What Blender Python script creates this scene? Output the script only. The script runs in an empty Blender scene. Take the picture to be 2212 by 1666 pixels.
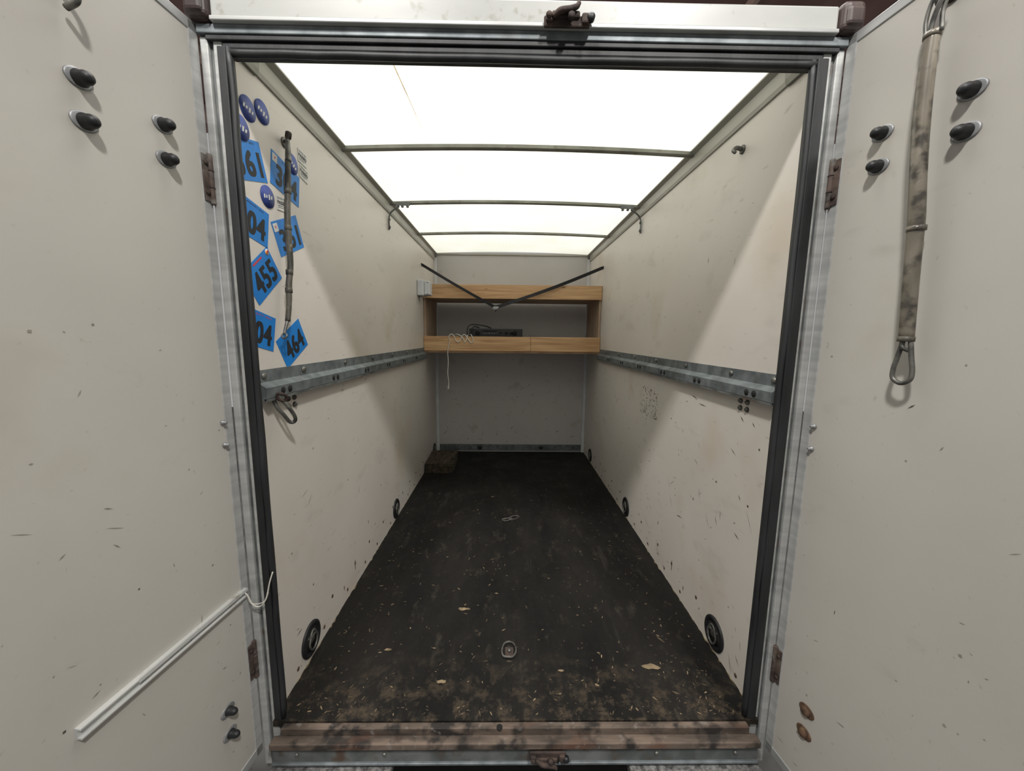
import bpy, bmesh, math, random
from mathutils import Matrix, Vector
random.seed(7)
scene=bpy.context.scene
col=scene.collection
try:
    scene.view_settings.view_transform='Standard'
    scene.view_settings.look='None'
except Exception: pass

# ---------------------------------------------------------------- materials
def new_mat(name):
    m=bpy.data.materials.new(name); m.use_nodes=True
    nt=m.node_tree; b=nt.nodes['Principled BSDF']
    return m,nt,b
def c4(c): return (c[0],c[1],c[2],1)
def noisemat(name,c1,c2,scale=8,rough=.5,metal=0,detail=6,stretch=(1,1,1),lo=.35,hi=.65,bump=0,bscale=None,rough2=None,c3=None,s3=60,lo3=.62,hi3=.7,spec=.5,extra=()):
    m,nt,b=new_mat(name)
    N=nt.nodes; L=nt.links
    tc=N.new('ShaderNodeTexCoord'); mp=N.new('ShaderNodeMapping'); mp.inputs['Scale'].default_value=stretch
    L.new(tc.outputs['Object'],mp.inputs['Vector'])
    n=N.new('ShaderNodeTexNoise'); n.inputs['Scale'].default_value=scale; n.inputs['Detail'].default_value=detail
    L.new(mp.outputs[0],n.inputs['Vector'])
    r=N.new('ShaderNodeValToRGB'); r.color_ramp.elements[0].position=lo; r.color_ramp.elements[1].position=hi
    r.color_ramp.elements[0].color=c4(c1); r.color_ramp.elements[1].color=c4(c2)
    L.new(n.outputs['Fac'],r.inputs[0])
    out=r.outputs[0]
    layers=([(c3,s3,lo3,hi3,(1,1,1),1)] if c3 else [])+list(extra)
    for cc,ss,l3,h3,st,amt in layers:
        m3=N.new('ShaderNodeMapping'); m3.inputs['Scale'].default_value=st; L.new(tc.outputs['Object'],m3.inputs[0])
        n3=N.new('ShaderNodeTexNoise'); n3.inputs['Scale'].default_value=ss; n3.inputs['Detail'].default_value=5
        L.new(m3.outputs[0],n3.inputs['Vector'])
        r3=N.new('ShaderNodeValToRGB'); r3.color_ramp.elements[0].position=l3; r3.color_ramp.elements[1].position=h3
        r3.color_ramp.elements[1].color=(amt,amt,amt,1)
        L.new(n3.outputs['Fac'],r3.inputs[0])
        mx=N.new('ShaderNodeMixRGB'); mx.inputs[2].default_value=c4(cc)
        L.new(r3.outputs[0],mx.inputs[0]); L.new(out,mx.inputs[1]); out=mx.outputs[0]
    L.new(out,b.inputs['Base Color'])
    b.inputs['Roughness'].default_value=rough; b.inputs['Metallic'].default_value=metal
    b.inputs['Specular IOR Level'].default_value=spec
    if rough2 is not None:
        mr=N.new('ShaderNodeMapRange'); mr.inputs[1].default_value=.35; mr.inputs[2].default_value=.65
        mr.inputs[3].default_value=rough; mr.inputs[4].default_value=rough2
        L.new(n.outputs['Fac'],mr.inputs[0]); L.new(mr.outputs[0],b.inputs['Roughness'])
    if bump:
        n2=N.new('ShaderNodeTexNoise'); n2.inputs['Scale'].default_value=bscale or scale*4; n2.inputs['Detail'].default_value=6
        L.new(mp.outputs[0],n2.inputs['Vector'])
        bp=N.new('ShaderNodeBump'); bp.inputs['Strength'].default_value=bump; bp.inputs['Distance'].default_value=.003
        L.new(n2.outputs['Fac'],bp.inputs['Height']); L.new(bp.outputs[0],b.inputs['Normal'])
    return m
M={}
smudge=[((.36,.32,.28),5,.60,.76,(1,1.0,2.2),.30),((.28,.25,.22),30,.66,.76,(1,.45,1.7),.42)]
M['wall']=noisemat('painted_ply_panel',(.60,.562,.52),(.655,.615,.575),scale=1.6,rough=.36,rough2=.46,c3=(.53,.44,.34),s3=2.3,lo3=.58,hi3=.85,bump=.02,bscale=40,extra=smudge)
M['backwall']=noisemat('grey_panel',(.46,.445,.435),(.51,.495,.485),scale=2,rough=.45,c3=(.36,.33,.30),s3=7,lo3=.62,hi3=.78,extra=smudge[1:])
M['door']=noisemat('door_panel_paint',(.485,.468,.43),(.545,.528,.488),scale=1.5,rough=.38,rough2=.5,c3=(.42,.38,.32),s3=3,lo3=.58,hi3=.85,bump=.03,bscale=60,extra=[((.30,.28,.24),6,.64,.80,(1,1,2),.35),((.32,.29,.25),60,.68,.76,(1,1,1),.45)])
M['alu']=noisemat('brushed_aluminium',(.42,.43,.43),(.56,.57,.56),scale=6,rough=.38,metal=.35,stretch=(1,1,8))
M['aludull']=noisemat('dull_aluminium',(.20,.20,.17),(.31,.31,.27),scale=9,rough=.5,metal=.3,c3=(.14,.12,.09),s3=25,lo3=.6,hi3=.8)
M['white_alu']=noisemat('white_aluminium',(.38,.39,.38),(.48,.49,.47),scale=7,rough=.35,stretch=(.3,1,1),c3=(.27,.26,.22),s3=30,lo3=.62,hi3=.78)
M['corn']=noisemat('cornice_profile',(.33,.32,.285),(.40,.39,.35),scale=5,rough=.45,metal=.1)
M['galv']=noisemat('galvanised_steel',(.12,.14,.15),(.22,.245,.26),scale=22,rough=.5,metal=.4,c3=(.09,.09,.09),s3=12,lo3=.55,hi3=.8)
M['galvd']=noisemat('dirty_galvanised',(.08,.09,.09),(.18,.19,.19),scale=12,rough=.6,metal=.3,c3=(.09,.06,.045),s3=16,lo3=.55,hi3=.72)
M['rust']=noisemat('rust',(.022,.015,.013),(.07,.045,.036),scale=30,rough=.8,bump=.5,bscale=90)
M['rustspot']=noisemat('rust_spot',(.05,.03,.02),(.16,.09,.05),scale=60,rough=.8)
M['rustsill']=noisemat('rusty_sill',(.05,.038,.030),(.16,.12,.095),scale=14,rough=.75,stretch=(.4,2,1),c3=(.02,.016,.014),s3=18,lo3=.48,hi3=.62,bump=.5,bscale=60,extra=[((.12,.05,.028),11,.55,.7,(.5,1,1),.7),((.20,.19,.18),40,.62,.7,(1,1,1),.5)])
M['rubber']=noisemat('black_rubber',(.008,.009,.011),(.026,.028,.031),scale=14,rough=.55,stretch=(1,1,.3),bump=.3,bscale=50)
M['black']=noisemat('black_plastic',(.008,.009,.011),(.015,.016,.018),scale=20,rough=.5)
M['dark']=noisemat('near_black',(.004,.004,.004),(.01,.01,.01),scale=20,rough=.9)
M['brown']=noisemat('brown_plastic_cap',(.028,.017,.016),(.065,.042,.038),scale=18,rough=.5)
M['steel']=noisemat('worn_steel',(.09,.09,.085),(.22,.22,.20),scale=40,rough=.45,metal=.6,c3=(.06,.04,.03),s3=60)
M['ringsteel']=noisemat('grimy_steel',(.05,.048,.045),(.12,.115,.105),scale=40,rough=.6,metal=.3)
M['zinc']=noisemat('zinc_washer',(.24,.25,.26),(.38,.39,.40),scale=40,rough=.5,metal=.4)
M['sleeve']=noisemat('cloudy_spring_sleeve',(.135,.12,.095),(.23,.205,.165),scale=30,rough=.3,c3=(.055,.05,.042),s3=34,lo3=.5,hi3=.66,stretch=(1,1,.3))
M['sleeved']=noisemat('taped_spring_sleeve',(.035,.033,.028),(.11,.10,.08),scale=40,rough=.5,c3=(.22,.20,.15),s3=70,lo3=.6,hi3=.75,stretch=(1,1,.5),bump=.4,bscale=80)
M['blue']=noisemat('race_number_blue',(.0,.165,.54),(.01,.205,.62),scale=8,rough=.5)
M['navy']=noisemat('sticker_navy',(.03,.06,.28),(.04,.075,.32),scale=8,rough=.45)
M['paper']=noisemat('white_paper',(.60,.60,.58),(.68,.68,.66),scale=8,rough=.6)
M['ink']=noisemat('black_ink',(.008,.010,.014),(.013,.014,.018),scale=8,rough=.6)
M['red']=noisemat('red_ink',(.5,.03,.05),(.6,.05,.06),scale=8,rough=.6)
M['orange']=noisemat('orange_ink',(.8,.22,.05),(.85,.28,.06),scale=8,rough=.6)
M['whitepl']=noisemat('white_plastic',(.54,.56,.59),(.62,.64,.66),scale=8,rough=.35)
M['batten']=noisemat('white_trunking',(.50,.51,.50),(.60,.61,.60),scale=8,rough=.4,c3=(.32,.30,.26),s3=25,lo3=.58,hi3=.75)
M['cord']=noisemat('white_cord',(.62,.60,.55),(.70,.68,.62),scale=30,rough=.5)
M['strap']=noisemat('black_webbing',(.010,.010,.012),(.02,.02,.023),scale=80,rough=.8)
M['scuff']=noisemat('scuff_grey',(.22,.20,.17),(.36,.33,.28),scale=60,rough=.7)
M['scuffd']=noisemat('scuff_dark',(.05,.04,.035),(.14,.11,.09),scale=60,rough=.8)
M['straw']=noisemat('straw',(.11,.085,.05),(.28,.21,.13),scale=30,rough=.85)
M['straw2']=noisemat('dark_chaff',(.05,.038,.024),(.11,.08,.05),scale=30,rough=.9)
M['dirt']=noisemat('edge_dirt',(.10,.075,.04),(.30,.25,.16),scale=40,rough=.9)
M['block']=noisemat('mossy_timber',(.022,.017,.011),(.07,.05,.032),scale=10,rough=.95,stretch=(4,1,4),c3=(.035,.034,.016),s3=12,lo3=.55,hi3=.68,bump=.6,bscale=30)
M['concrete']=noisemat('concrete_floor',(.06,.06,.058),(.12,.12,.115),scale=6,rough=.8,c3=(.03,.03,.03),s3=30)
M['hall']=noisemat('hall_roof_cladding',(.16,.085,.07),(.22,.12,.10),scale=2,rough=.8)
M['purlin']=noisemat('hall_purlin',(.34,.24,.20),(.42,.30,.26),scale=3,rough=.7)
M['plate']=noisemat('bumper_plate',(.07,.07,.07),(.30,.30,.29),scale=70,rough=.5,metal=.3,bump=.5)
M['hingeleaf']=noisemat('rusty_hinge',(.035,.025,.022),(.12,.085,.07),scale=35,rough=.7,c3=(.24,.23,.21),s3=25,lo3=.55,hi3=.72)

def floor_mat():
    m,nt,b=new_mat('dark_ply_floor'); N=nt.nodes; L=nt.links
    tc=N.new('ShaderNodeTexCoord')
    def noise(s,det=8,st=(1,1,1),rough=.6):
        mp=N.new('ShaderNodeMapping'); mp.inputs['Scale'].default_value=st; L.new(tc.outputs['Object'],mp.inputs[0])
        n=N.new('ShaderNodeTexNoise'); n.inputs['Scale'].default_value=s; n.inputs['Detail'].default_value=det; n.inputs['Roughness'].default_value=rough
        L.new(mp.outputs[0],n.inputs[0]); return n.outputs['Fac']
    def ramp(f,p0,p1,a=(0,0,0),bb=(1,1,1)):
        r=N.new('ShaderNodeValToRGB'); r.color_ramp.elements[0].position=p0; r.color_ramp.elements[1].position=p1
        r.color_ramp.elements[0].color=c4(a); r.color_ramp.elements[1].color=c4(bb); L.new(f,r.inputs[0]); return r.outputs[0]
    def mix(f,a,bb):
        x=N.new('ShaderNodeMixRGB'); L.new(f,x.inputs[0]); L.new(a,x.inputs[1])
        x.inputs[2].default_value=c4(bb); return x.outputs[0]
    base=ramp(noise(4,9,(1,.35,1),.65),.36,.66,(.0028,.0027,.0028),(.0135,.012,.0107))
    c=mix(ramp(noise(11,10,(1.3,.6,1),.72),.56,.70),base,(.034,.029,.023))
    c=mix(ramp(noise(5,6,(3.5,.35,1),.6),.62,.75),c,(.024,.022,.020))
    c=mix(ramp(noise(45,6,(2.5,.35,1),.7),.66,.72),c,(.05,.043,.034))
    c=mix(ramp(noise(70,6,(1,.8,1),.7),.65,.72),c,(.085,.068,.046))
    sp=N.new('ShaderNodeSeparateXYZ'); L.new(tc.outputs['Object'],sp.inputs[0])
    mr=N.new('ShaderNodeMapRange'); mr.inputs[1].default_value=1.25; mr.inputs[2].default_value=1.0; mr.inputs[3].default_value=0; mr.inputs[4].default_value=.9
    L.new(sp.outputs[1],mr.inputs[0])
    mu=N.new('ShaderNodeMath'); mu.operation='MULTIPLY'
    bw=ramp(noise(16,10,(1,1,1),.75),.49,.62); L.new(mr.outputs[0],mu.inputs[0]); L.new(bw,mu.inputs[1])
    c=mix(mu.outputs[0],c,(.070,.053,.036))
    L.new(c,b.inputs['Base Color'])
    rr=N.new('ShaderNodeMapRange'); rr.inputs[3].default_value=.5; rr.inputs[4].default_value=.85; L.new(noise(6),rr.inputs[0]); L.new(rr.outputs[0],b.inputs['Roughness'])
    b.inputs['Specular IOR Level'].default_value=.25
    bp=N.new('ShaderNodeBump'); bp.inputs['Strength'].default_value=.35; bp.inputs['Distance'].default_value=.002
    L.new(noise(80,4),bp.inputs['Height']); L.new(bp.outputs[0],b.inputs['Normal'])
    return m
M['floor']=floor_mat()

def wood_mat():
    m,nt,b=new_mat('pine_plank'); N=nt.nodes; L=nt.links
    tc=N.new('ShaderNodeTexCoord'); mp=N.new('ShaderNodeMapping'); mp.inputs['Scale'].default_value=(1.2,6,22)
    L.new(tc.outputs['Object'],mp.inputs[0])
    n=N.new('ShaderNodeTexNoise'); n.inputs['Scale'].default_value=2.2; n.inputs['Detail'].default_value=6; n.inputs['Distortion'].default_value=.6
    L.new(mp.outputs[0],n.inputs[0])
    r=N.new('ShaderNodeValToRGB'); e=r.color_ramp.elements; e[0].position=.3; e[0].color=(.40,.22,.10,1); e[1].position=.7; e[1].color=(.66,.43,.23,1)
    L.new(n.outputs['Fac'],r.inputs[0])
    mp2=N.new('ShaderNodeMapping'); mp2.inputs['Scale'].default_value=(5,5,16); L.new(tc.outputs['Object'],mp2.inputs[0])
    v=N.new('ShaderNodeTexVoronoi'); v.inputs['Scale'].default_value=1.0; L.new(mp2.outputs[0],v.inputs[0])
    rk=N.new('ShaderNodeValToRGB'); rk.color_ramp.elements[0].position=.05; rk.color_ramp.elements[0].color=(1,1,1,1); rk.color_ramp.elements[1].position=.12; rk.color_ramp.elements[1].color=(0,0,0,1)
    L.new(v.outputs['Distance'],rk.inputs[0])
    mx=N.new('ShaderNodeMixRGB'); mx.inputs[2].default_value=(.22,.10,.04,1); L.new(rk.outputs[0],mx.inputs[0]); L.new(r.outputs[0],mx.inputs[1])
    L.new(mx.outputs[0],b.inputs['Base Color']); b.inputs['Roughness'].default_value=.55
    return m
M['wood']=wood_mat()
M['ply']=noisemat('plywood_panel',(.34,.24,.17),(.43,.32,.23),scale=4,rough=.6,stretch=(1,3,1))
M['plydark']=noisemat('shelf_board_edge',(.16,.09,.05),(.24,.15,.08),scale=8,rough=.7)

def roof_mat():
    m=bpy.data.materials.new('translucent_grp_roof'); m.use_nodes=True; nt=m.node_tree; N=nt.nodes; L=nt.links
    N.clear(); o=N.new('ShaderNodeOutputMaterial')
    tc=N.new('ShaderNodeTexCoord'); sp=N.new('ShaderNodeSeparateXYZ'); L.new(tc.outputs['Object'],sp.inputs[0])
    mu=N.new('ShaderNodeMath'); mu.operation='MULTIPLY'; mu.inputs[1].default_value=2*math.pi/.0095; L.new(sp.outputs[0],mu.inputs[0])
    si=N.new('ShaderNodeMath'); si.operation='SINE'; L.new(mu.outputs[0],si.inputs[0])
    r=N.new('ShaderNodeMapRange'); r.inputs[1].default_value=-1; r.inputs[2].default_value=1; r.inputs[3].default_value=.0; r.inputs[4].default_value=1
    L.new(si.outputs[0],r.inputs[0])
    mx=N.new('ShaderNodeMixRGB'); mx.inputs[1].default_value=(.68,.70,.635,1); mx.inputs[2].default_value=(.83,.85,.79,1); L.new(r.outputs[0],mx.inputs[0])
    n=N.new('ShaderNodeTexNoise'); n.inputs['Scale'].default_value=2.5; n.inputs['Detail'].default_value=4; L.new(tc.outputs['Object'],n.inputs[0])
    r2=N.new('ShaderNodeValToRGB'); r2.color_ramp.elements[0].position=.3; r2.color_ramp.elements[0].color=(.90,.90,.85,1); r2.color_ramp.elements[1].position=.62; r2.color_ramp.elements[1].color=(1,1,1,1)
    L.new(n.outputs['Fac'],r2.inputs[0])
    m2=N.new('ShaderNodeMixRGB'); m2.blend_type='MULTIPLY'; m2.inputs[0].default_value=1; L.new(mx.outputs[0],m2.inputs[1]); L.new(r2.outputs[0],m2.inputs[2])
    t=N.new('ShaderNodeBsdfTranslucent'); d=N.new('ShaderNodeBsdfDiffuse'); L.new(m2.outputs[0],t.inputs[0]); L.new(m2.outputs[0],d.inputs[0])
    ms=N.new('ShaderNodeMixShader'); ms.inputs[0].default_value=.35; L.new(t.outputs[0],ms.inputs[1]); L.new(d.outputs[0],ms.inputs[2])
    L.new(ms.outputs[0],o.inputs[0]); return m
M['roof']=roof_mat()
def seam_mat():
    m=bpy.data.materials.new('roof_seam_stain'); m.use_nodes=True; nt=m.node_tree; N=nt.nodes; L=nt.links; N.clear()
    o=N.new('ShaderNodeOutputMaterial'); tc=N.new('ShaderNodeTexCoord'); n=N.new('ShaderNodeTexNoise'); n.inputs['Scale'].default_value=30; L.new(tc.outputs['Object'],n.inputs[0])
    r=N.new('ShaderNodeValToRGB'); r.color_ramp.elements[0].position=.35; r.color_ramp.elements[0].color=(.50,.33,.20,1); r.color_ramp.elements[1].position=.65; r.color_ramp.elements[1].color=(.74,.66,.52,1)
    L.new(n.outputs['Fac'],r.inputs[0]); t=N.new('ShaderNodeBsdfTranslucent'); d=N.new('ShaderNodeBsdfDiffuse'); L.new(r.outputs[0],t.inputs[0]); L.new(r.outputs[0],d.inputs[0])
    ms=N.new('ShaderNodeMixShader'); ms.inputs[0].default_value=.35; L.new(t.outputs[0],ms.inputs[1]); L.new(d.outputs[0],ms.inputs[2]); L.new(ms.outputs[0],o.inputs[0]); return m
M['seam']=seam_mat()

# ---------------------------------------------------------------- builder
class B:
    def __init__(s): s.bm=bmesh.new(); s.mats=[]
    def mi(s,k):
        if k not in s.mats: s.mats.append(k)
        return s.mats.index(k)
    def merge(s,bm,k,T=None,smooth=False):
        if T is not None: bmesh.ops.transform(bm,matrix=T,verts=bm.verts)
        i=s.mi(k)
        for f in bm.faces: f.material_index=i; f.smooth=smooth
        me=bpy.data.meshes.new('tmp'); bm.to_mesh(me); bm.free(); s.bm.from_mesh(me); bpy.data.meshes.remove(me)
    def box(s,lo,hi,k,T=None,bev=0,seg=2):
        bm=bmesh.new(); bmesh.ops.create_cube(bm,size=1)
        for v in bm.verts:
            v.co=Vector([lo[i]+(v.co[i]+.5)*(hi[i]-lo[i]) for i in range(3)])
        if bev: bmesh.ops.bevel(bm,geom=bm.edges[:],offset=bev,segments=seg,affect='EDGES',profile=.5)
        s.merge(bm,k,T,smooth=False)
    def poly(s,verts,faces,k,T=None,smooth=False):
        bm=bmesh.new(); vs=[bm.verts.new(v) for v in verts]
        for f in faces: bm.faces.new([vs[i] for i in f])
        bmesh.ops.recalc_face_normals(bm,faces=bm.faces)
        s.merge(bm,k,T,smooth)
    def extr(s,prof,p0,p1,k,T=None,axis='y'):
        n=len(prof); vs=[]
        for p in (p0,p1):
            for a,b in prof:
                vs.append((a,p,b) if axis=='y' else ((p,a,b) if axis=='x' else (a,b,p)))
        fs=[[i,(i+1)%n,n+(i+1)%n,n+i] for i in range(n)]+[list(range(n)),list(range(n,2*n))]
        s.poly(vs,fs,k,T)
    def lathe(s,prof,o,ax,k,T=None,n=24,sc=None):
        ax=Vector(ax).normalized(); ref=Vector((0,0,1)) if abs(ax.z)<.9 else Vector((0,1,0))
        u=ref.cross(ax).normalized(); w=ax.cross(u); o=Vector(o); su,sw=sc or (1,1)
        vs=[];fs=[]
        for r,h in prof:
            for i in range(n):
                a=2*math.pi*i/n; vs.append(o+ax*h+u*(r*su*math.cos(a))+w*(r*sw*math.sin(a)))
        for j in range(len(prof)-1):
            for i in range(n): fs.append([j*n+i,j*n+(i+1)%n,(j+1)*n+(i+1)%n,(j+1)*n+i])
        fs.append(list(range(n))); fs.append(list(range((len(prof)-1)*n,len(prof)*n)))
        s.poly(vs,fs,k,T,True)
    def cyl(s,p0,p1,r,k,T=None,n=16):
        p0=Vector(p0);p1=Vector(p1); s.lathe([(r*.9,0),(r,(p1-p0).length*.03),(r,(p1-p0).length*.97),(r*.9,(p1-p0).length)],p0,p1-p0,k,T,n)
    def tube(s,pts,r,k,T=None,n=10,closed=False,sub=6,smoothpath=True,flat=None):
        P=[Vector(p) for p in pts]
        if smoothpath and len(P)>2:
            Q=[];R=[]; m=len(P); rs=r if isinstance(r,(list,tuple)) else [r]*m
            rng=range(m) if closed else range(m-1)
            for i in rng:
                a=P[(i-1)%m] if (closed or i>0) else P[0]*2-P[1]
                b=P[i];c=P[(i+1)%m]; d=P[(i+2)%m] if (closed or i+2<m) else P[-1]*2-P[-2]
                for j in range(sub):
                    t=j/sub
                    Q.append(.5*((2*b)+(-a+c)*t+(2*a-5*b+4*c-d)*t*t+(-a+3*b-3*c+d)*t**3)); R.append(rs[i]*(1-t)+rs[(i+1)%m]*t)
            if not closed: Q.append(P[-1]); R.append(rs[-1])
            P=Q
        else: R=r if isinstance(r,(list,tuple)) else [r]*len(P)
        m=len(P); vs=[];fs=[]; prev=None
        for i in range(m):
            if closed: t=(P[(i+1)%m]-P[(i-1)%m])
            else: t=P[min(i+1,m-1)]-P[max(i-1,0)]
            t.normalize()
            if prev is None:
                ref=Vector((0,0,1)) if abs(t.z)<.9 else Vector((1,0,0)); u=ref.cross(t).normalized()
            else:
                u=(prev-t*prev.dot(t)).normalized()
            prev=u; w=t.cross(u)
            for q in range(n):
                a=2*math.pi*q/n; fu,fw=flat or (1,1)
                vs.append(P[i]+u*(R[i]*fu*math.cos(a))+w*(R[i]*fw*math.sin(a)))
        for i in range(m if closed else m-1):
            for q in range(n):
                fs.append([i*n+q,i*n+(q+1)%n,((i+1)%m)*n+(q+1)%n,((i+1)%m)*n+q])
        if not closed: fs.append(list(range(n))); fs.append(list(range((m-1)*n,m*n)))
        s.poly(vs,fs,k,T,True)
    def text(s,body,T,w,h,k,bold=0):
        cu=bpy.data.curves.new('t','FONT'); cu.body=body; cu.size=1; cu.offset=0; cu.align_x='LEFT'; cu.space_character=1.12 if bold else 1.0
        ob=bpy.data.objects.new('t',cu); col.objects.link(ob)
        bpy.context.view_layer.update()
        dg=bpy.context.evaluated_depsgraph_get(); me=bpy.data.meshes.new_from_object(ob.evaluated_get(dg))
        bpy.data.objects.remove(ob)
        xs=[v.co.x for v in me.vertices]; ys=[v.co.y for v in me.vertices]
        x0,x1,y0,y1=min(xs),max(xs),min(ys),max(ys)
        base=[((v.co.x-(x0+x1)/2)/(x1-x0)*w,(v.co.y-(y0+y1)/2)/(y1-y0)*h) for v in me.vertices]
        i=s.mi(k)
        for p in me.polygons: p.material_index=i
        offs=[(0,0)] if not bold else [(dx*bold,dy*bold*.55) for dx in (-1,-.33,.33,1) for dy in (-1,1)]
        for q,(dx,dy) in enumerate(offs):
            for v,(bx_,by_) in zip(me.vertices,base): v.co=T@Vector((bx_+dx,by_+dy,q*.00002))
            s.bm.from_mesh(me)
        bpy.data.meshes.remove(me)
    def clip_y(s,y):
        bmesh.ops.bisect_plane(s.bm,geom=s.bm.verts[:]+s.bm.edges[:]+s.bm.faces[:],plane_co=(0,y,0),plane_no=(0,-1,0),clear_outer=True)
    def done(s,name,recalc=False):
        if recalc: bmesh.ops.recalc_face_normals(s.bm,faces=s.bm.faces)
        me=bpy.data.meshes.new(name); s.bm.to_mesh(me); s.bm.free()
        for k in s.mats: me.materials.append(M[k])
        ob=bpy.data.objects.new(name,me); col.objects.link(ob); return ob

XL,XR=-.75,.75; YB=3.67; ZT=1.951
def scuffs(b,side,n,box,ks=('scuff','scuffd'),lmax=.07,wm=1):
    (a0,a1),(z0,z1)=box
    for _ in range(n):
        a=random.uniform(a0,a1); z=z0+(z1-z0)*random.random()**1.4
        L=random.uniform(.006,lmax)*random.random(); w=random.uniform(.0006,.0018)*wm; t=random.gauss(.5,.7)
        if random.random()<.25: L=random.uniform(.003,.008)*wm; w=L*.5
        dx,dz=math.cos(t)*L/2,math.sin(t)*L/2; nx,nz=-math.sin(t)*w,math.cos(t)*w
        q=[(a-dx,z-dz),(a+nx,z+nz),(a+dx,z+dz),(a-nx,z-nz)]
        e=.0006
        if side=='L': v=[(XL+e,p,r) for p,r in q]
        elif side=='R': v=[(XR-e,p,r) for p,r in q]
        elif side=='B': v=[(p,YB-e,r) for p,r in q]
        elif side=='D': v=[(p,e,r) for p,r in q]
        b.poly(v,[[0,1,2,3]],random.choice(ks),b.T if hasattr(b,'T') else None)
def low_screws(b,sx):
    y=1.12
    while y<3.6:
        for z in (.035,.11):
            yy=y+random.uniform(-.03,.03)+(0 if z<.1 else .09)
            if min(abs(yy-t) for t in (1.236,2.28,3.44))<.08: continue
            b.lathe([(.0075,0),(.0065,.0015)],(sx*.7499,yy,z+random.uniform(-.006,.006)),(-sx,0,0),'rustspot',n=10)
        y+=.2
    for y,z,L in ((1.62,.10,.05),(1.80,.22,.018),(1.50,.07,.02),(2.9,.09,.03)):
        x=sx*.7492
        b.poly([(x,y-.003,z),(x,y-.002,z+L*.5),(x,y+.001,z+L*.6),(x,y+.004,z+L*.2),(x,y+.002,z-L*.5),(x,y-.002,z-L*.45)],[[0,1,2,3,4,5]],'rustspot')

# ---------------------------------------------------------------- shell
b=B(); b.box((XL-.022,1.035,-.02),(XL,YB+.02,ZT+.01),'wall'); scuffs(b,'L',150,((1.1,3.5),(.03,1.0)),wm=1.3); scuffs(b,'L',22,((1.2,3.2),(1.05,1.8)),('scuff',)); low_screws(b,-1)
b.done('wall_left')
b=B(); b.box((XR,1.035,-.02),(XR+.022,YB+.02,ZT+.01),'wall'); scuffs(b,'R',260,((1.1,3.5),(.03,1.0)),lmax=.10,wm=1.4); scuffs(b,'R',24,((1.2,3.2),(1.05,1.8)),('scuff',)); low_screws(b,1)
for _ in range(140): scuffs(b,'R',1,((1.90,2.14),(.74,.90)),('scuff','scuff','scuffd'),.06,1.5)
b.done('wall_right')
b=B(); b.box((XL,YB,-.02),(XR,YB+.02,ZT+.01),'backwall'); scuffs(b,'B',130,((-.7,.7),(.1,.95)),lmax=.12,wm=1.6)
b.done('wall_back')
b=B(); b.box((XL,.992,-.018),(XR,YB,0),'floor')
for sx in (-1,1):
    y=1.06
    while y<3.6:
        d=random.uniform(.02,.07); w=random.uniform(.001,.007)
        b.poly([(sx*.7495,y,.0012),(sx*(.7495-w),y+d*.3,.0012),(sx*(.7495-w*.5),y+d*.7,.0012),(sx*.7495,y+d,.0012)],[[0,1,2,3]],'dirt'); y+=d*random.uniform(.8,2.0)
b.done('floor')
b=B(); n=24; vs=[];fs=[]
def rz(x): return ZT+.004+.018*(1-(x/.75)**2)
for j,y in enumerate((1.04,YB)):
    for i in range(n+1):
        x=-.75+1.5*i/n; vs.append((x,y,rz(x)))
for i in range(n): fs.append([i,i+1,n+2+i,n+1+i])
b.poly(vs,fs,'roof',smooth=True)
# narrow stain along a roof flute
pl=[(-.388,1.05,.004),(-.386,1.15,.003),(-.384,1.25,.004),(-.381,1.38,.003),(-.379,1.5,.0012),(-.377,1.66,.0005)]
vs=[];fs=[]
for x,y,wd in pl:
    z=rz(x)-.0016; vs+= [(x-wd/2,y,z),(x+wd/2,y,z)]
for i in range(len(pl)-1): fs.append([2*i,2*i+1,2*i+3,2*i+2])
b.poly(vs,fs,'seam')
b.done('ceiling')
for sx,nm in ((-1,'trim_1'),(1,'trim_2')):
    b=B(); x=.75
    pr=[(sx*x,ZT-.062),(sx*(x-.006),ZT-.062),(sx*(x-.010),ZT-.05),(sx*(x-.012),ZT-.012),(sx*(x-.03),ZT-.002),(sx*(x-.03),ZT+.003),(sx*x,ZT+.003)]
    b.extr(pr,1.14,YB-.001,'corn')
    pr2=[(sx*x,ZT-.066),(sx*(x-.010),ZT-.066),(sx*(x-.014),ZT-.05),(sx*(x-.016),ZT-.012),(sx*(x-.034),ZT-.004),(sx*(x-.034),ZT+.003),(sx*x,ZT+.003)]
    b.extr(pr2,1.045,1.139,'aludull'); b.done(nm)
for sx,nm in ((-1,'trim_3'),(1,'trim_4')):
    b=B(); lo,hi=sorted((sx*.75,sx*.722))
    b.box((lo,YB-.02,.0),(hi,YB,ZT-.03),'whitepl',bev=.003)
    b.box((lo,YB-.024,ZT-.04),(hi,YB,ZT),'galvd',bev=.003); b.done(nm)
b=B(); b.box((-.722,YB-.012,ZT-.012),(.722,YB,ZT+.004),'corn',bev=.002); b.done('trim_5')
b=B(); b.box((-.72,YB-.006,.012),(.72,YB,.078),'galv',bev=.002)
for x in (-.66,-.5,-.18,.0,.17,.46,.64): b.lathe([(.009,0),(.009,.003),(.005,.006)],(x,YB-.006,.05),(0,-1,0),'steel')
b.done('baseboard_back')

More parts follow.
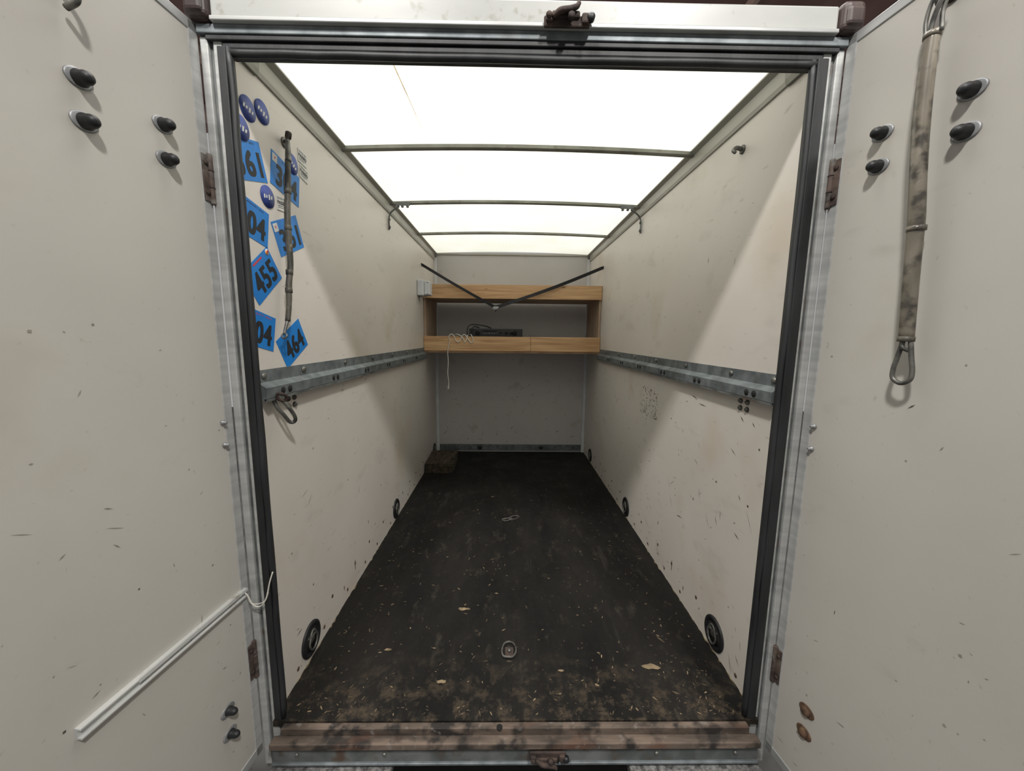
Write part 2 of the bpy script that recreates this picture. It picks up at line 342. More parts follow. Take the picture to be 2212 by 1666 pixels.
for i,y in enumerate((1.67,2.31,2.97)):
    b=B(); n=16; vs=[]; fs=[]
    for j in range(n+1):
        x=-.738+1.476*j/n; z=ZT-.006+.017*(1-(x/.75)**2)
        for dy,dz in ((-.013,.006),(-.013,-.007),(-.009,-.010),(.009,-.010),(.013,-.007),(.013,.006)): vs.append((x,y+dy,z+dz))
    for j in range(n):
        for q in range(6): fs.append([j*6+q,j*6+(q+1)%6,(j+1)*6+(q+1)%6,(j+1)*6+q])
    fs+= [list(range(6)),list(range(n*6,n*6+6))]
    b.poly(vs,fs,'aludull')
    if i==1:
        for sx in (-1,1):
            b.box((min(sx*.62,sx*.70),y-.02,ZT-.022),(max(sx*.62,sx*.70),y-.012,ZT-.004),'galvd')
            b.tube([(sx*.69,y-.018,ZT-.03),(sx*.738,y-.02,ZT-.075),(sx*.744,y-.02,ZT-.16)],.008,'galvd',flat=(1,.5))
            for z in (ZT-.10,ZT-.145): b.lathe([(.009,0),(.009,.004),(.004,.007)],(sx*.742,y-.02,z),(-sx,0,-.0),'steel')
            for xx in (.635,.665,.69): b.lathe([(.008,0),(.008,.006),(.004,.009)],(sx*xx,y-.012,ZT-.024),(0,0,-1),'steel')
    b.done('roof_bow' if i==0 else 'roof_bow.%03d'%i)

for sx in (-1,1):
    b=B(); x=.7495
    pr=[(x,1.072),(x-.004,1.072),(x-.004,1.036),(x-.026,1.022),(x-.026,.992),(x-.020,.985),(x,.985)]
    b.extr([(sx*a,c) for a,c in pr],1.045,3.148,'galv')
    b.box((min(sx*(x-.027),sx*(x-.018)),1.045,.983),(max(sx*(x-.027),sx*(x-.018)),3.148,.990),'galvd')
    y=1.14
    while y<3.1:
        for dy in (-.018,.018):
            b.lathe([(.0105,-.002),(.0105,.0008)],(sx*(x-.026),y+dy,1.006),(-sx,0,0),'dark')
        b.lathe([(.010,0),(.010,.003),(.005,.007)],(sx*(x-.004),y+.14,1.055),(-sx,0,0),'steel')
        y+=.33
    b.lathe([(.010,0),(.010,.003),(.005,.007)],(sx*(x-.004),1.07,1.055),(-sx,0,0),'steel')
    for dy in (0,.035):
        for z in (.968,.944):
            b.lathe([(.009,0),(.009,.003),(.005,.008)],(sx*.75,1.185+dy,z),(-sx,0,0),'steel')
    b.done('load_rail' if sx<0 else 'load_rail.001',)

# ---------------------------------------------------------------- door frame
b=B()
for sx,xo in ((-1,-.788),(1,.783)):
    s=-sx
    def bx(a0,a1,y0,y1,z0,z1,k,bev=.002):
        lo,hi=sorted((xo+s*a0,xo+s*a1)); b.box((lo,y0,z0),(hi,y1,z1),k,bev=bev)
    bx(0,.020,.998,1.034,-.16,1.882,'alu',.003)
    bx(.020,.030,1.006,1.034,-.16,1.882,'galvd')
    bx(.030,.052,1.000,1.034,-.16,1.88,'alu',.003)
b.done('door_frame_posts')
b=B()
for sx,xi in ((-1,-.7355),(1,.7305)):
    s=-sx; e=.0 if sx<0 else .005
    def sl(a0,a1,y0,y1,z0,z1,bev=.002):
        lo,hi=sorted((xi+s*a0,xi+s*a1)); b.box((lo,y0,z0),(hi,y1,z1),'rubber',bev=bev)
    sl(-.010 if sx<0 else -.012,.010+e,.994,1.0,-.003,1.86)
    sl(0,.010+e,.996,1.026,-.003,1.86)
    pts=[(xi+s*(.015+e+random.uniform(-.002,.002)),1.002+random.uniform(-.002,.002),z) for z in [.006+i*.109 for i in range(18)]]
    b.tube(pts,.0075,'rubber',n=8,sub=3)
    pts=[(xi+s*(.003+e*.5+random.uniform(-.001,.001)),1.028,z) for z in [.006+i*.109 for i in range(18)]]
    b.tube(pts,.005,'rubber',n=8,sub=3)
b.box((-.7355,.998,1.856),(.7305,1.045,1.871),'rubber',bev=.003)
b.tube([(-.73+1.455*i/20,1.004,1.849+random.uniform(-.001,.001)) for i in range(21)],.009,'rubber',n=8,sub=2)
b.tube([(-.73+1.455*i/20,1.030,1.860+random.uniform(-.001,.001)) for i in range(21)],.006,'rubber',n=8,sub=2)
b.done('door_seal')
b=B()
b.box((-.747,.985,1.913),(.747,1.05,1.967),'white_alu',bev=.005)
b.box((-.747,.979,1.9045),(.747,1.05,1.914),'alu',bev=.002)
b.box((-.788,.99,1.884),(.783,1.04,1.904),'galv',bev=.002)
b.box((-.770,.993,1.872),(.765,1.03,1.8835),'rubber',bev=.002)
b.done('header_rail')
for sx,nm in ((-1,'corner_cap'),(1,'corner_cap.001')):
    b=B(); x0,x1=sorted((sx*.748,sx*.806)); b.box((x0,.972,1.9065),(x1,1.06,1.975),'brown',bev=.016,seg=4)
    x0,x1=sorted((sx*.755,sx*.800)); b.box((x0,.968,1.915),(x1,1.0,1.96),'brown',bev=.010,seg=3)
    b.done(nm)

b=B()
b.box((-.715,.972,-.035),(.71,.9915,-.004),'rustsill',bev=.002)
b.box((-.735,.944,-.045),(.73,.972,-.024),'rustsill',bev=.003)
b.box((-.735,.955,-.10),(.73,.99,-.044),'galvd',bev=.003)
b.box((-.735,.948,-.104),(.73,.96,-.096),'galv',bev=.002)
for x in (-.40,.42,-.66,.66): b.lathe([(.006,0),(.006,.003),(.003,.005)],(x,.955,-.07),(0,-1,0),'steel')
b.cyl((-.056,.975,-.005),(-.056,.975,-.002),.009,'dark')
b.done('sill_beam')
b=B()
for x0,x1 in ((-.74,-.38),(.34,.74)):
    b.box((x0,.90,-.15),(x1,.99,-.115),'plate',bev=.006)
b.box((-.7,1.04,-.30),(.7,1.07,-.12),'dark')  # near-black slab painting in the shade beneath the trailer, not a bumper part
b.done('rear_bumper_and_shade_slab')

def latch(name,x,z,y,up):
    b=B(); T=Matrix.Translation((x,y,z))@Matrix.Diagonal((1,1,up,1))
    b.box((-.054,-.004,-.018),(.054,.004,.006),'rust',T,bev=.003)
    b.box((-.05,-.012,-.010),(-.034,0,.008),'rust',T,bev=.003)
    b.box((-.036,-.010,-.002),(.030,0,.013),'rust',T,bev=.004)
    b.box((.034,-.012,-.014),(.052,0,.008),'rust',T,bev=.004)
    b.tube([(-.034,-.010,-.002),(-.018,-.017,.005),(.005,-.018,.008),(.020,-.015,.016),(.026,-.012,.026)],[.005,.007,.007,.006,.005],'rust',T)
    b.lathe([(.008,0),(.008,.008),(.005,.011)],(.008,-.014,-.006),(0,-1,0),'rust',T)
    b.lathe([(.009,0),(.009,.010),(.004,.013)],(.055,-.004,-.002),(0,-1,0),'black',T)
    b.lathe([(.007,0),(.007,.005),(.004,.008)],(-.043,-.010,.0),(0,-1,0),'rust',T)
    b.done(name)
latch('door_latch_keeper',.092,1.917,.975,1)
latch('door_latch_keeper.001',.088,-.070,.946,-1)

# ---------------------------------------------------------------- doors
def door(H,ang,flip):
    if not flip:
        X=Vector((-math.sin(ang),-math.cos(ang),0)); Y=Vector((math.cos(ang),-math.sin(ang),0))
    else:
        X=Vector((math.sin(ang),-math.cos(ang),0)); Y=Vector((-math.cos(ang),-math.sin(ang),0))
    return Matrix(((X.x,Y.x,0,H[0]),(X.y,Y.y,0,H[1]),(0,0,1,0),(0,0,0,1)))
W=.775; Z0,Z1=-.10,1.902
def panel(b,T):
    b.box((.0,-.028,Z0),(W,0,Z1),'door',T)
    b.box((-.001,-.031,Z0-.003),(.024,.0025,Z1+.002),'alu',T,bev=.0015)
    b.box((W-.024,-.031,Z0-.003),(W+.002,.0025,Z1+.002),'alu',T,bev=.0015)
    b.box((.0,-.031,Z1-.020),(W,.0025,Z1+.003),'alu',T,bev=.0015)
    b.box((.0,-.031,Z0-.003),(W,.0025,Z0+.024),'alu',T,bev=.0015)
    b.box((.03,-.040,Z1-.01),(W,-.031,Z1+.012),'rubber',T)
    b.T=T; scuffs(b,'D',75,((.04,.7),(-.05,1.2)),('scuff','scuff','scuff','scuff','scuff','scuffd'),.04)
def capbolt(b,T,s,z,rusty=False,r=.0118):
    b.lathe([(.0175,0),(.0175,.002),(.015,.003)],(s,0,z),(0,1,0),'rustspot' if rusty else 'zinc',T,sc=(1.25,.95))
    if rusty:
        b.lathe([(.012,.002),(.014,.005),(.011,.010),(.004,.012)],(s,0,z),(0,1,0),'rustspot',T)
    else:
        b.lathe([(r*1.15,.002),(r*1.2,.006),(r,.009),(r,.018),(r*.8,.024),(r*.45,.028),(.001,.029)],(s,0,z),(0,1,0),'black',T)
def hinge(b,T,z):
    b.box((.006,.002,z-.055),(.022,.006,z+.055),'hingeleaf',T,bev=.001)
    b.cyl((.002,.006,z-.06),(.002,.006,z+.06),.0065,'hingeleaf',T)
    for dz in (-.02,0.02): b.cyl((.002,.006,z+dz-.001),(.002,.006,z+dz+.001),.0075,'rust',T)
    for dz in (-.035,.035): b.lathe([(.006,0),(.005,.003)],(.014,.006,z+dz),(0,1,0),'rust',T)
def edge_bolt(b,T,s,z):
    b.lathe([(.007,0),(.007,.003),(.0045,.004),(.0045,.010),(.003,.012)],(s,.002,z),(0,1,0),'zinc',T,n=8)

TL=door((-.7925,.997),.1,False)
b=B(); panel(b,TL)
for s,z in ((.257,1.628),(.257,1.556),(.109,1.628),(.109,1.557)): capbolt(b,TL,s,z)
for s,z in ((.101,.148),(.101,.076)): capbolt(b,TL,s,z,r=.010)
for z in (.942,.881): edge_bolt(b,TL,.032,z)
hinge(b,TL,1.557); hinge(b,TL,.213)
b.box((.012,.0,.428),(.40,.004,.452),'batten',TL)
b.box((.012,.003,.428),(.40,.012,.433),'batten',TL,bev=.001)
b.box((.012,.003,.447),(.40,.012,.452),'batten',TL,bev=.001)
b.box((.012,.0105,.444),(.30,.0125,.452),'batten',TL)
b.tube([(.27,.0,1.76),(.27,.03,1.765),(.27,.035,1.74),(.27,.012,1.73)],.005,'steel',TL)
b.done('door_1')
TR=door((.786,.997),.13,True)
b=B(); panel(b,TR)
for s,z in ((.257,1.638),(.257,1.566),(.109,1.637),(.109,1.567)): capbolt(b,TR,s,z)
for s,z in ((.11,.150),(.11,.082)): capbolt(b,TR,s,z,True)
for z in (.943,.881): edge_bolt(b,TR,.034,z)
hinge(b,TR,1.569); hinge(b,TR,.194)
b.done('door_2',recalc=True)

b=B(); b.tube([(-.787,.975,.446),(-.776,.975,.43),(-.765,.975,.405),(-.745,.975,.40),(-.726,.975,.425),(-.716,.98,.47),(-.708,.985,.50)],.0019,'cord',n=8)
b.tube([(-.778,.975,.432),(-.77,.975,.41),(-.748,.975,.408),(-.728,.975,.42),(-.722,.98,.44)],.0015,'cord',n=8); b.done('loose_wire')

# ---------------------------------------------------------------- springs
b=B()
o=.030
b.tube([(.205,.0,1.845),(.205,.03,1.845),(.205,.036,1.83),(.205,.03,1.818)],.006,'steel',TR)
b.lathe([(.02,0),(.02,.004),(.012,.006)],(.205,0,1.845),(0,1,0),'rust',TR)
b.tube([(.190,o,1.765),(.186,o,1.80),(.192,o,1.832),(.205,o,1.842),(.217,o,1.828),(.212,o,1.80),(.214,o,1.765)],.0036,'steel',TR)
b.tube([(.198,o+.004,1.76),(.202,o+.006,1.79),(.212,o+.008,1.815),(.222,o+.004,1.835)],.0042,'steel',TR)
path=[(.200,o,1.770),(.201,o+.002,1.70),(.206,o+.004,1.60),(.214,o+.004,1.50),(.220,o+.002,1.42),(.222,o,1.36),(.228,o+.002,1.27),(.232,o,1.178)]
b.tube(path,[.0115,.013,.0135,.013,.0135,.0128,.0128,.0125],'sleeve',TR,n=18)
b.cyl((.2,o,1.762),(.2,o,1.772),.0135,'sleeve',TR)
b.cyl((.2215,o,1.395),(.2215,o,1.405),.0153,'sleeve',TR)
b.cyl((.232,o,1.173),(.232,o,1.184),.0138,'sleeved',TR)
c=(.234,1.127)
loop=[(c[0]-.006,o,1.180),(c[0]-.012,o,1.142),(c[0]-.017,o,1.113),(c[0]-.015,o,1.095),(c[0],o,1.086),(c[0]+.015,o,1.095),(c[0]+.017,o,1.113),(c[0]+.012,o,1.142),(c[0]+.006,o,1.180)]
b.tube(loop,.0045,'steel',TR)
b.tube([(c[0]-.005,o,1.182),(c[0]-.002,o+.006,1.162),(c[0]+.006,o,1.154)],.0038,'steel',TR)
b.done('door_spring',recalc=True)
b=B()
b.lathe([(.016,0),(.016,.004),(.010,.006)],(XL,1.262,1.772),(1,0,0),'steel')
b.tube([(XL,1.262,1.772),(XL+.02,1.25,1.776),(XL+.034,1.235,1.785),(XL+.03,1.228,1.768),(XL+.03,1.23,1.757)],.0055,'rust')
b.lathe([(.010,0),(.010,.014),(.006,.018)],(XL+.028,1.236,1.774),(.2,0,1),'rust',n=6)
b.tube([(-.72,1.228,1.765),(-.72,1.228,1.735),(-.718,1.222,1.70)],[.006,.008,.009],'steel')
path=[(-.72,1.222,1.705),(-.719,1.214,1.63),(-.721,1.204,1.55),(-.719,1.198,1.47),(-.718,1.196,1.39),(-.720,1.184,1.33),(-.719,1.176,1.27),(-.72,1.164,1.215)]
b.tube(path,[.0075,.0085,.0088,.0092,.0085,.0088,.0078,.0075],'sleeved',n=14)
for z,y in ((1.61,1.211),(1.50,1.200),(1.365,1.191),(1.31,1.181)): b.cyl((-.72,y,z-.008),(-.72,y,z+.008),.0103,'sleeved')
b.tube([(-.72,1.164,1.218),(-.721,1.153,1.195),(-.722,1.144,1.175)],[.005,.0045,.0035],'steel')
b.tube([(-.72,1.145,1.178),(-.727,1.141,1.170),(-.72,1.138,1.162),(-.713,1.142,1.170)],.0028,'steel',closed=True)
b.done('door_spring.001')
b=B(); b.lathe([(.014,0),(.014,.004),(.009,.006)],(XR,1.335,1.81),(-1,0,0),'steel')
b.tube([(XR,1.335,1.81),(XR-.025,1.33,1.812),(XR-.04,1.322,1.80),(XR-.036,1.315,1.79)],[.007,.007,.006,.005],'steel'); b.done('wall_hook')
b=B()
b.tube([(-.735,1.09,.995),(-.712,1.10,.975),(-.700,1.115,.945),(-.698,1.13,.92),(-.705,1.138,.905),(-.715,1.130,.905),(-.72,1.112,.93),(-.73,1.095,.96)],.0055,'steel',closed=True)
b.tube([(-.716,1.082,1.0),(-.718,1.085,.985),(-.708,1.10,.978),(-.700,1.098,.99),(-.704,1.085,1.0)],.0045,'rust',closed=True)
b.done('snap_hook')

def wall_ring(name,o,ax):
    b=B(); ax=Vector(ax); o=Vector(o)
    up=Vector((0,0,1)); h=up.cross(ax)
    b.lathe([(.062,0),(.062,.004),(.056,.008),(.048,.007),(.044,.001),(.010,.001)],o,ax,'black',n=32)
    b.lathe([(.043,0),(.043,.0015)],o,ax,'dark',n=32)
    b.lathe([(.014,0),(.014,.006),(.009,.010)],o,ax,'steel',n=16)
    pts=[]
    for i in range(14):
        a=2*math.pi*i/14; pts.append(o+ax*.010+h*(.026*math.cos(a)*(1 if math.sin(a)<.3 else .8))+up*(.036*math.sin(a)-.002))
    b.tube(pts,.0038,'steel',closed=True,sub=3)
    b.box((-.022,-.005,0),(.022,.005,.012),'steel',Matrix.Translation(o+up*.012)@Matrix(((h.x,up.x,ax.x,0),(h.y,up.y,ax.y,0),(h.z,up.z,ax.z,0),(0,0,0,1))),bev=.003)
    b.done(name)
k=0
for o,ax in (((XL,1.222,.074),(1,0,0)),((XL,2.262,.068),(1,0,0)),((XL,3.52,.068),(1,0,0)),((XR,1.25,.070),(-1,0,0)),((XR,2.299,.068),(-1,0,0)),((XR,3.36,.068),(-1,0,0))):
    wall_ring('tie_down_ring'+('' if k==0 else '.%03d'%k),o,ax); k+=1
for x in (-.312,.310):
    b=B(); o=Vector((x,YB-.006,.046))
    b.lathe([(.026,0),(.026,.003),(.02,.005)],o,(0,-1,0),'black')
    b.tube([o+Vector((.018*math.cos(a),-.008-.004*math.sin(a),.022*math.sin(a)-.004)) for a in [i*math.pi/5 for i in range(10)]],.004,'steel',closed=True,sub=3)
    b.done('lashing_eye'+('' if x<0 else '.001'))
b=B(); S=Matrix.Translation((-.025,1.25,0))@Matrix.Diagonal((.76,.9,.9,1)); cx,cy=0,0
b.box((cx-.02,cy-.030,0),(cx+.02,cy+.012,.003),'rust',S,bev=.001)
b.lathe([(.010,0),(.010,.005),(.006,.008)],(cx,cy-.005,.003),(0,0,1),'steel',S)
b.tube([(cx-.030,cy-.034,.006),(cx-.006,cy-.040,.007),(cx+.020,cy-.036,.006),(cx+.034,cy-.008,.007),(cx+.022,cy+.026,.006),(cx-.002,cy+.036,.006),(cx-.026,cy+.024,.006),(cx-.036,cy-.008,.007)],.0045,'ringsteel',S,closed=True,sub=4)
b.done('floor_lashing_ring')
b=B(); S=Matrix.Translation((-.008,2.25,0))@Matrix.Diagonal((.72,.9,.9,1))
b.lathe([(.022,0),(.022,.004),(.012,.007)],(cx,cy,0),(0,0,1),'rust',S)
b.tube([(cx-.008,cy-.018,.009),(cx-.045,cy-.03,.006),(cx-.078,cy-.022,.006),(cx-.075,cy-.004,.006),(cx-.04,cy+.006,.007),(cx+.004,cy+.002,.010)],.0038,'ringsteel',S,closed=True,sub=4)
b.tube([(cx-.02,cy-.022,.013),(cx+.03,cy-.01,.008),(cx+.068,cy+.02,.006),(cx+.066,cy+.042,.006),(cx+.036,cy+.046,.006),(cx-.004,cy+.018,.012)],.0038,'ringsteel',S,closed=True,sub=4)
b.done('floor_lashing_ring.001')

# ---------------------------------------------------------------- stickers
def TLW(y,z,a,e): 
    ca,sa=math.cos(a),math.sin(a)
    return Matrix(((0,0,1,XL+e),(ca,-sa,0,y),(sa,ca,0,z),(0,0,0,1)))
def bib(num,y,z,deg,head,hk='ink',w=.15,h=.102,mark=None,hoff=0,lay=0):
    b=B(); a=math.radians(deg); T=TLW(y,z,a,lay)
    b.box((-w/2,-h/2,0.0004),(w/2,h/2,.0012),'blue',T)
    T2=TLW(y,z,a,lay+.0016)
    b.text(num,T2@Matrix.Translation((0.006,-.008,0)),.106,.060,'ink',bold=.0032)
    if head: b.text(head,T2@Matrix.Translation((hoff,h/2-.009,0)),.07,.0065,hk)
    if mark=='white':
        b.box((-w/2+.004,h/2-.030,0),(-w/2+.028,h/2-.006,.0003),'paper',T2)
        b.poly([(-w/2+.010,h/2-.012,.0006),(-w/2+.016,h/2-.022,.0006),(-w/2+.022,h/2-.010,.0006),(-w/2+.016,h/2-.016,.0006)],[[0,1,2,3]],'red',T2)
    if mark=='orange':
        b.lathe([(.009,0),(.009,.0003)],T2@Vector((w/2-.012,h/2-.011,0)),(1,0,0),'paper')
        b.lathe([(.0055,0),(.0055,.0005)],T2@Vector((w/2-.0145,h/2-.011,0)),(1,0,0),'orange')
        b.lathe([(.004,0),(.004,.0006)],T2@Vector((w/2-.008,h/2-.011,0)),(1,0,0),'red')
        b.box((-.02,h/2-.012,0),(.03,h/2-.007,.0003),'red',T2)
    b.clip_y(1.045)
    return b
bibs=[('361',1.076,1.641,17,'ER JULY 2021','ink',None,.015),('304',1.257,1.66,-9,'JULY 2021','ink','white',.01),('304',1.074,1.488,-10,'JANUARY 2020','ink',None,.015),
('361',1.252,1.490,24,None,'ink','white',0),('455',1.109,1.342,39,None,'ink','orange',0),('304',1.068,1.189,-13,'JULY 2021','red','',.02),('464',1.236,1.146,30,None,'ink',None,0)]
for i,(n_,y,z,d,hd,hk,mk,ho) in enumerate(bibs):
    bib(n_,y,z,d,hd,hk,mark=mk,hoff=ho).done('race_number_bib'+('' if i==0 else '.%03d'%i))
for i,(y,z,d) in enumerate(((1.097,1.778,-8),(1.158,1.803,-14),(1.064,1.715,-5),(1.299,1.725,-30),(1.156,1.574,8))):
    b=B(); a=math.radians(d); e=.0026+.0006*(i%2)
    b.lathe([(.031,-e+.0003),(.031,0)],(XL+e,y,z),(1,0,0),'navy',n=36)
    T=TLW(y,z,a,e+.0004)
    for x0,hh in ((-.020,.012),(-.010,.009),(.002,.015),(.013,.010)):
        b.poly([(x0,-hh/2,0),(x0+.006,-hh/2+.001,0),(x0+.008,hh/2,0),(x0+.001,hh/2-.001,0)],[[0,1,2,3]],'paper',T)
    b.clip_y(1.045)
    b.done('round_sticker'+('' if i==0 else '.%03d'%i))
for i,(y,z,d) in enumerate(((1.364,1.772,-4),(1.367,1.722,-10),(1.225,1.577,6))):
    b=B(); a=math.radians(d); T=TLW(y,z,a,.0022)
    b.box((-.026,-.021,-.002),(.026,.021,0),'paper',T)
    T=TLW(y,z,a,.0026)
    b.text('WATER TEST',T@Matrix.Translation((0,.014,0)),.046,.007,'ink')
    b.text('PASSED',T@Matrix.Translation((0,.002,0)),.046,.010,'ink',bold=.0006)
    b.box((-.022,-.008,0),(.020,-.0065,.0001),'ink',T); b.box((-.022,-.013,0),(.008,-.0118,.0001),'ink',T)
    b.done('test_sticker'+('' if i==0 else '.%03d'%i))

# ---------------------------------------------------------------- shelf
b=B(); ys=3.15
b.box((-.747,ys,1.483),(.747,ys+.022,1.598),'wood',bev=.002)
b.box((-.747,ys,1.048),(.155,ys+.022,1.170),'wood',bev=.002)
b.box((.157,ys,1.048),(.747,ys+.022,1.170),'wood',bev=.002)
b.box((-.747,ys-.002,1.030),(.747,3.645,1.047),'plydark')
b.box((-.731,ys+.022,1.487),(.731,3.645,1.503),'ply')
for sx in (-1,1):
    x0,x1=sorted((sx*.747,sx*.731)); b.box((x0,ys+.022,1.047),(x1,3.645,1.598),'ply')
b.done('wooden_shelf')
b=B(); b.box((-.372,3.24,1.048),(.088,3.55,1.238),'black',bev=.004)
b.box((-.365,3.234,1.06),(.081,3.241,1.232),'black',bev=.002)
for x,r in ((-.30,.018),(.02,.020),(-.05,.010),(-.01,.010),(-.1,.008)):
    b.lathe([(r,0),(r,.012),(r*.8,.015)],(x,3.234,1.205),(0,-1,0),'dark'); b.lathe([(r*1.15,0),(r*1.15,.002)],(x,3.234,1.205),(0,-1,0),'steel')
for i in range(6): b.box((-.25+i*.022,3.231,1.195),(-.237+i*.022,3.235,1.201),'steel')
b.box((-.25,3.232,1.212),(-.14,3.235,1.222),'dark')
b.done('audio_amplifier')
b=B(); b.tube([(-.375,3.20,1.14),(-.385,3.19,1.20),(-.375,3.20,1.255),(-.33,3.22,1.272),(-.24,3.26,1.262),(-.20,3.30,1.249),(-.19,3.36,1.245)],.005,'black',n=8)
b.tube([(-.35,3.20,1.14),(-.36,3.20,1.21),(-.33,3.225,1.252),(-.29,3.3,1.246)],.004,'black',n=8); b.done('black_cable')
b=B(); y=ys-.007
b.tube([(-.545,y,.74),(-.54,y,.78),(-.548,y,.86),(-.542,y,.95),(-.545,y,1.05),(-.525,y,1.13),(-.535,y,1.165),(-.51,y,1.188),(-.49,y,1.165),(-.47,y,1.125),(-.44,y,1.13),(-.425,y,1.17),(-.40,y,1.183),(-.37,y,1.14),(-.345,y,1.115),(-.33,y,1.14),(-.345,y,1.18),(-.36,ys+.03,1.185)],.0036,'cord',n=8)
b.tube([(-.49,ys+.01,1.178),(-.46,y,1.186),(-.42,y,1.16),(-.40,y,1.12),(-.385,y,1.15),(-.38,ys+.01,1.182)],.0033,'cord',n=8)
b.box((-.55,y-.004,.722),(-.538,y+.004,.745),'cord',bev=.002)
b.done('white_cord')
b=B(); b.box((-.749,2.96,1.485),(-.70,3.09,1.605),'whitepl',bev=.006)
b.box((-.700,2.985,1.492),(-.655,3.08,1.598),'whitepl',bev=.006)
for z in (1.50,1.588): b.lathe([(.005,0),(.005,.002)],(-.672,2.985,z),(0,-1,0),'zinc',n=10)
b.cyl((-.74,3.03,1.45),(-.74,3.03,1.49),.006,'whitepl')
b.done('junction_box')
def ribbon(b,pts,w,t,k):
    P=[Vector(p) for p in pts]; vs=[];fs=[]
    for i,p in enumerate(P):
        tt=(P[min(i+1,len(P)-1)]-P[max(i-1,0)]).normalized(); a=i*.35
        nn=Vector((0,1,0)); u=tt.cross(nn).normalized(); u2=(u*math.cos(.25*math.sin(a))+nn*math.sin(.25*math.sin(a)))
        f=tt.cross(u2)
        for su,sf in ((-1,-1),(1,-1),(1,1),(-1,1)): vs.append(p+u2*su*w/2+f*sf*t/2)
    n=len(P)
    for i in range(n-1):
        for q in range(4): fs.append([i*4+q,i*4+(q+1)%4,(i+1)*4+(q+1)%4,(i+1)*4+q])
    fs+=[[0,1,2,3],[n*4-4,n*4-3,n*4-2,n*4-1]]
    b.poly(vs,fs,k)
b=B(); A=Vector((-.745,3.13,1.747)); C=Vector((-.141,3.085,1.408)); D=Vector((.745,3.15,1.745))
def lerp(a,c,n,sag): return [a.lerp(c,i/n)+Vector((0,0,-sag*math.sin(math.pi*i/n))) for i in range(n+1)]
ribbon(b,lerp(A,C,14,.006),.022,.003,'strap'); ribbon(b,lerp(C,D,18,.014),.026,.003,'strap')
for P_ in (A,D): b.lathe([(.010,0),(.010,.004),(.005,.008)],(.75 if P_.x>0 else -.75,P_.y,P_.z+.004),(-1 if P_.x>0 else 1,0,0),'black')
b.box((-.160,3.075,1.396),(-.122,3.092,1.414),'zinc',bev=.003)
b.tube([(-.165,3.08,1.40),(-.15,3.075,1.392),(-.13,3.075,1.396),(-.115,3.08,1.412)],.004,'zinc')
b.tube([(-.14,3.08,1.395),(-.137,3.08,1.38),(-.145,3.08,1.372)],.003,'strap')
b.done('luggage_strap')

b=B()
T=Matrix.Translation((-.622,3.22,.0))@Matrix.Rotation(.02,4,'Z')
b.box((-.12,-.17,0.0),(.12,.20,.042),'block',T,bev=.004)
b.box((-.118,-.165,.042),(.122,.205,.088),'block',T,bev=.006)
for i in range(26):
    x=random.uniform(-.11,.11); y=random.uniform(-.16,.19)
    b.lathe([(random.uniform(.006,.018),0),(.006,.006)],T@Vector((x,y,.087)),(0,0,1),'block',n=7)
b.done('timber_block')

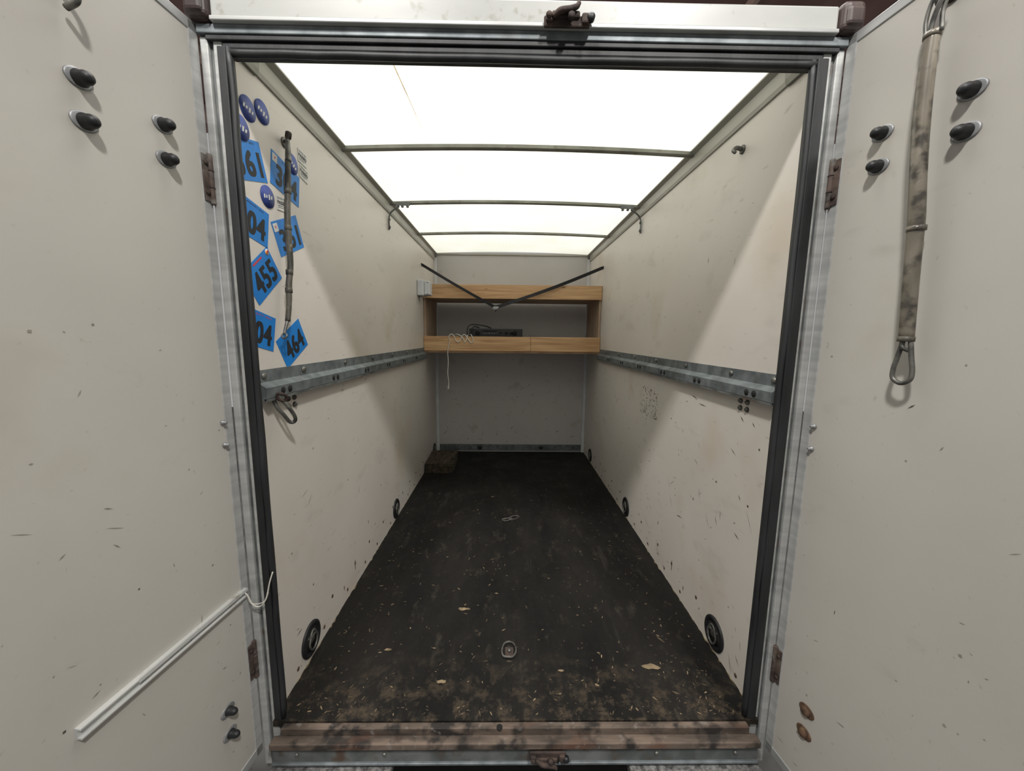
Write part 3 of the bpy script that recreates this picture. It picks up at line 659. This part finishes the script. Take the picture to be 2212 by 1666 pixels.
b=B()
for i in range(1000):
    y=1.01+2.4*random.random()**1.8; x=random.uniform(-.70,.70)
    if random.random()<.3: x=random.choice((-1,1))*random.uniform(.5,.70)
    s=random.uniform(.0012,.0048)
    if random.random()<.05: s*=1.8
    el=random.uniform(1.0,2.6); a=random.uniform(0,math.pi); m=random.choice((4,5,6)); pts=[]
    for j in range(m):
        t=2*math.pi*j/m; r=s*random.uniform(.6,1.2); px,py=r*el*math.cos(t),r*.6*math.sin(t)
        pts.append((x+px*math.cos(a)-py*math.sin(a),y+px*math.sin(a)+py*math.cos(a),.0015))
    b.poly(pts,[list(range(m))],random.choice(('straw','straw2','straw2')))
for cx,cy,s in ((.483,1.177,.022),(-.22,1.46,.017),(.16,1.16,.008),(-.26,1.12,.012),(-.48,1.25,.010)):
    pts=[]
    for j in range(13):
        a=2*math.pi*j/13; r=s*random.uniform(.5,1.2); pts.append((cx+r*1.5*math.cos(a),cy+r*.6*math.sin(a),.0025))
    b.poly(pts,[list(range(13))],'straw')
b.done('straw_debris')

b=B(); b.box((-9,-8,-.72),(9,9,-.62),'concrete'); b.done('ground')
b=B(); b.box((-9,-8,5.6),(9,9,5.7),'hall')
for y in (-6,-4,-2,0,2,3.5,5,6.5,8): b.box((-9,y-.06,5.42),(9,y+.06,5.6),'purlin')
for x in (-6,-3,0,3,6): b.box((x-.03,-8,5.3),(x+.03,9,5.42),'purlin')
b.done('hall_roof')

def area(name,loc,target,size,power,colr,sy=None):
    l=bpy.data.lights.new(name,'AREA'); l.energy=power; l.color=colr; l.size=size
    if sy: l.shape='RECTANGLE'; l.size_y=sy
    o=bpy.data.objects.new(name,l); col.objects.link(o); o.location=loc
    d=Vector(target)-Vector(loc); o.rotation_euler=d.to_track_quat('-Z','Y').to_euler(); return o
area('hall_lamp',(-1.4,-1.45,5.1),(.3,2,.5),.35,215,(1,.97,.92))
area('hall_lamp.001',(1.5,-1.9,4.9),(-.3,2,.5),.35,195,(1,.97,.92))
area('hall_lamp.002',(0,2.4,5.0),(0,2.4,0),2.6,195,(1,.975,.95),sy=3.2)
w=bpy.data.worlds.new('hall_ambient'); scene.world=w; w.use_nodes=True
bg=w.node_tree.nodes['Background']; bg.inputs[0].default_value=(1,.982,.96,1); bg.inputs[1].default_value=.37

p,yaw,roll=.1332,.0138,.0102
cp,sp=math.cos(p),math.sin(p); cy_,sy_=math.cos(yaw),math.sin(yaw)
fw=Vector((sy_*cp,cy_*cp,-sp)); rt=Vector((cy_,-sy_,0)); up=rt.cross(fw)
r2=rt*math.cos(roll)+up*math.sin(roll); u2=-rt*math.sin(roll)+up*math.cos(roll)
cam=bpy.data.cameras.new('camera'); co=bpy.data.objects.new('camera',cam); col.objects.link(co)
co.matrix_world=Matrix(((r2.x,u2.x,-fw.x,-.042),(r2.y,u2.y,-fw.y,0),(r2.z,u2.z,-fw.z,1.1764),(0,0,0,1)))
cam.sensor_width=36; cam.lens=797.65*36/2212; cam.clip_start=.02
scene.camera=co
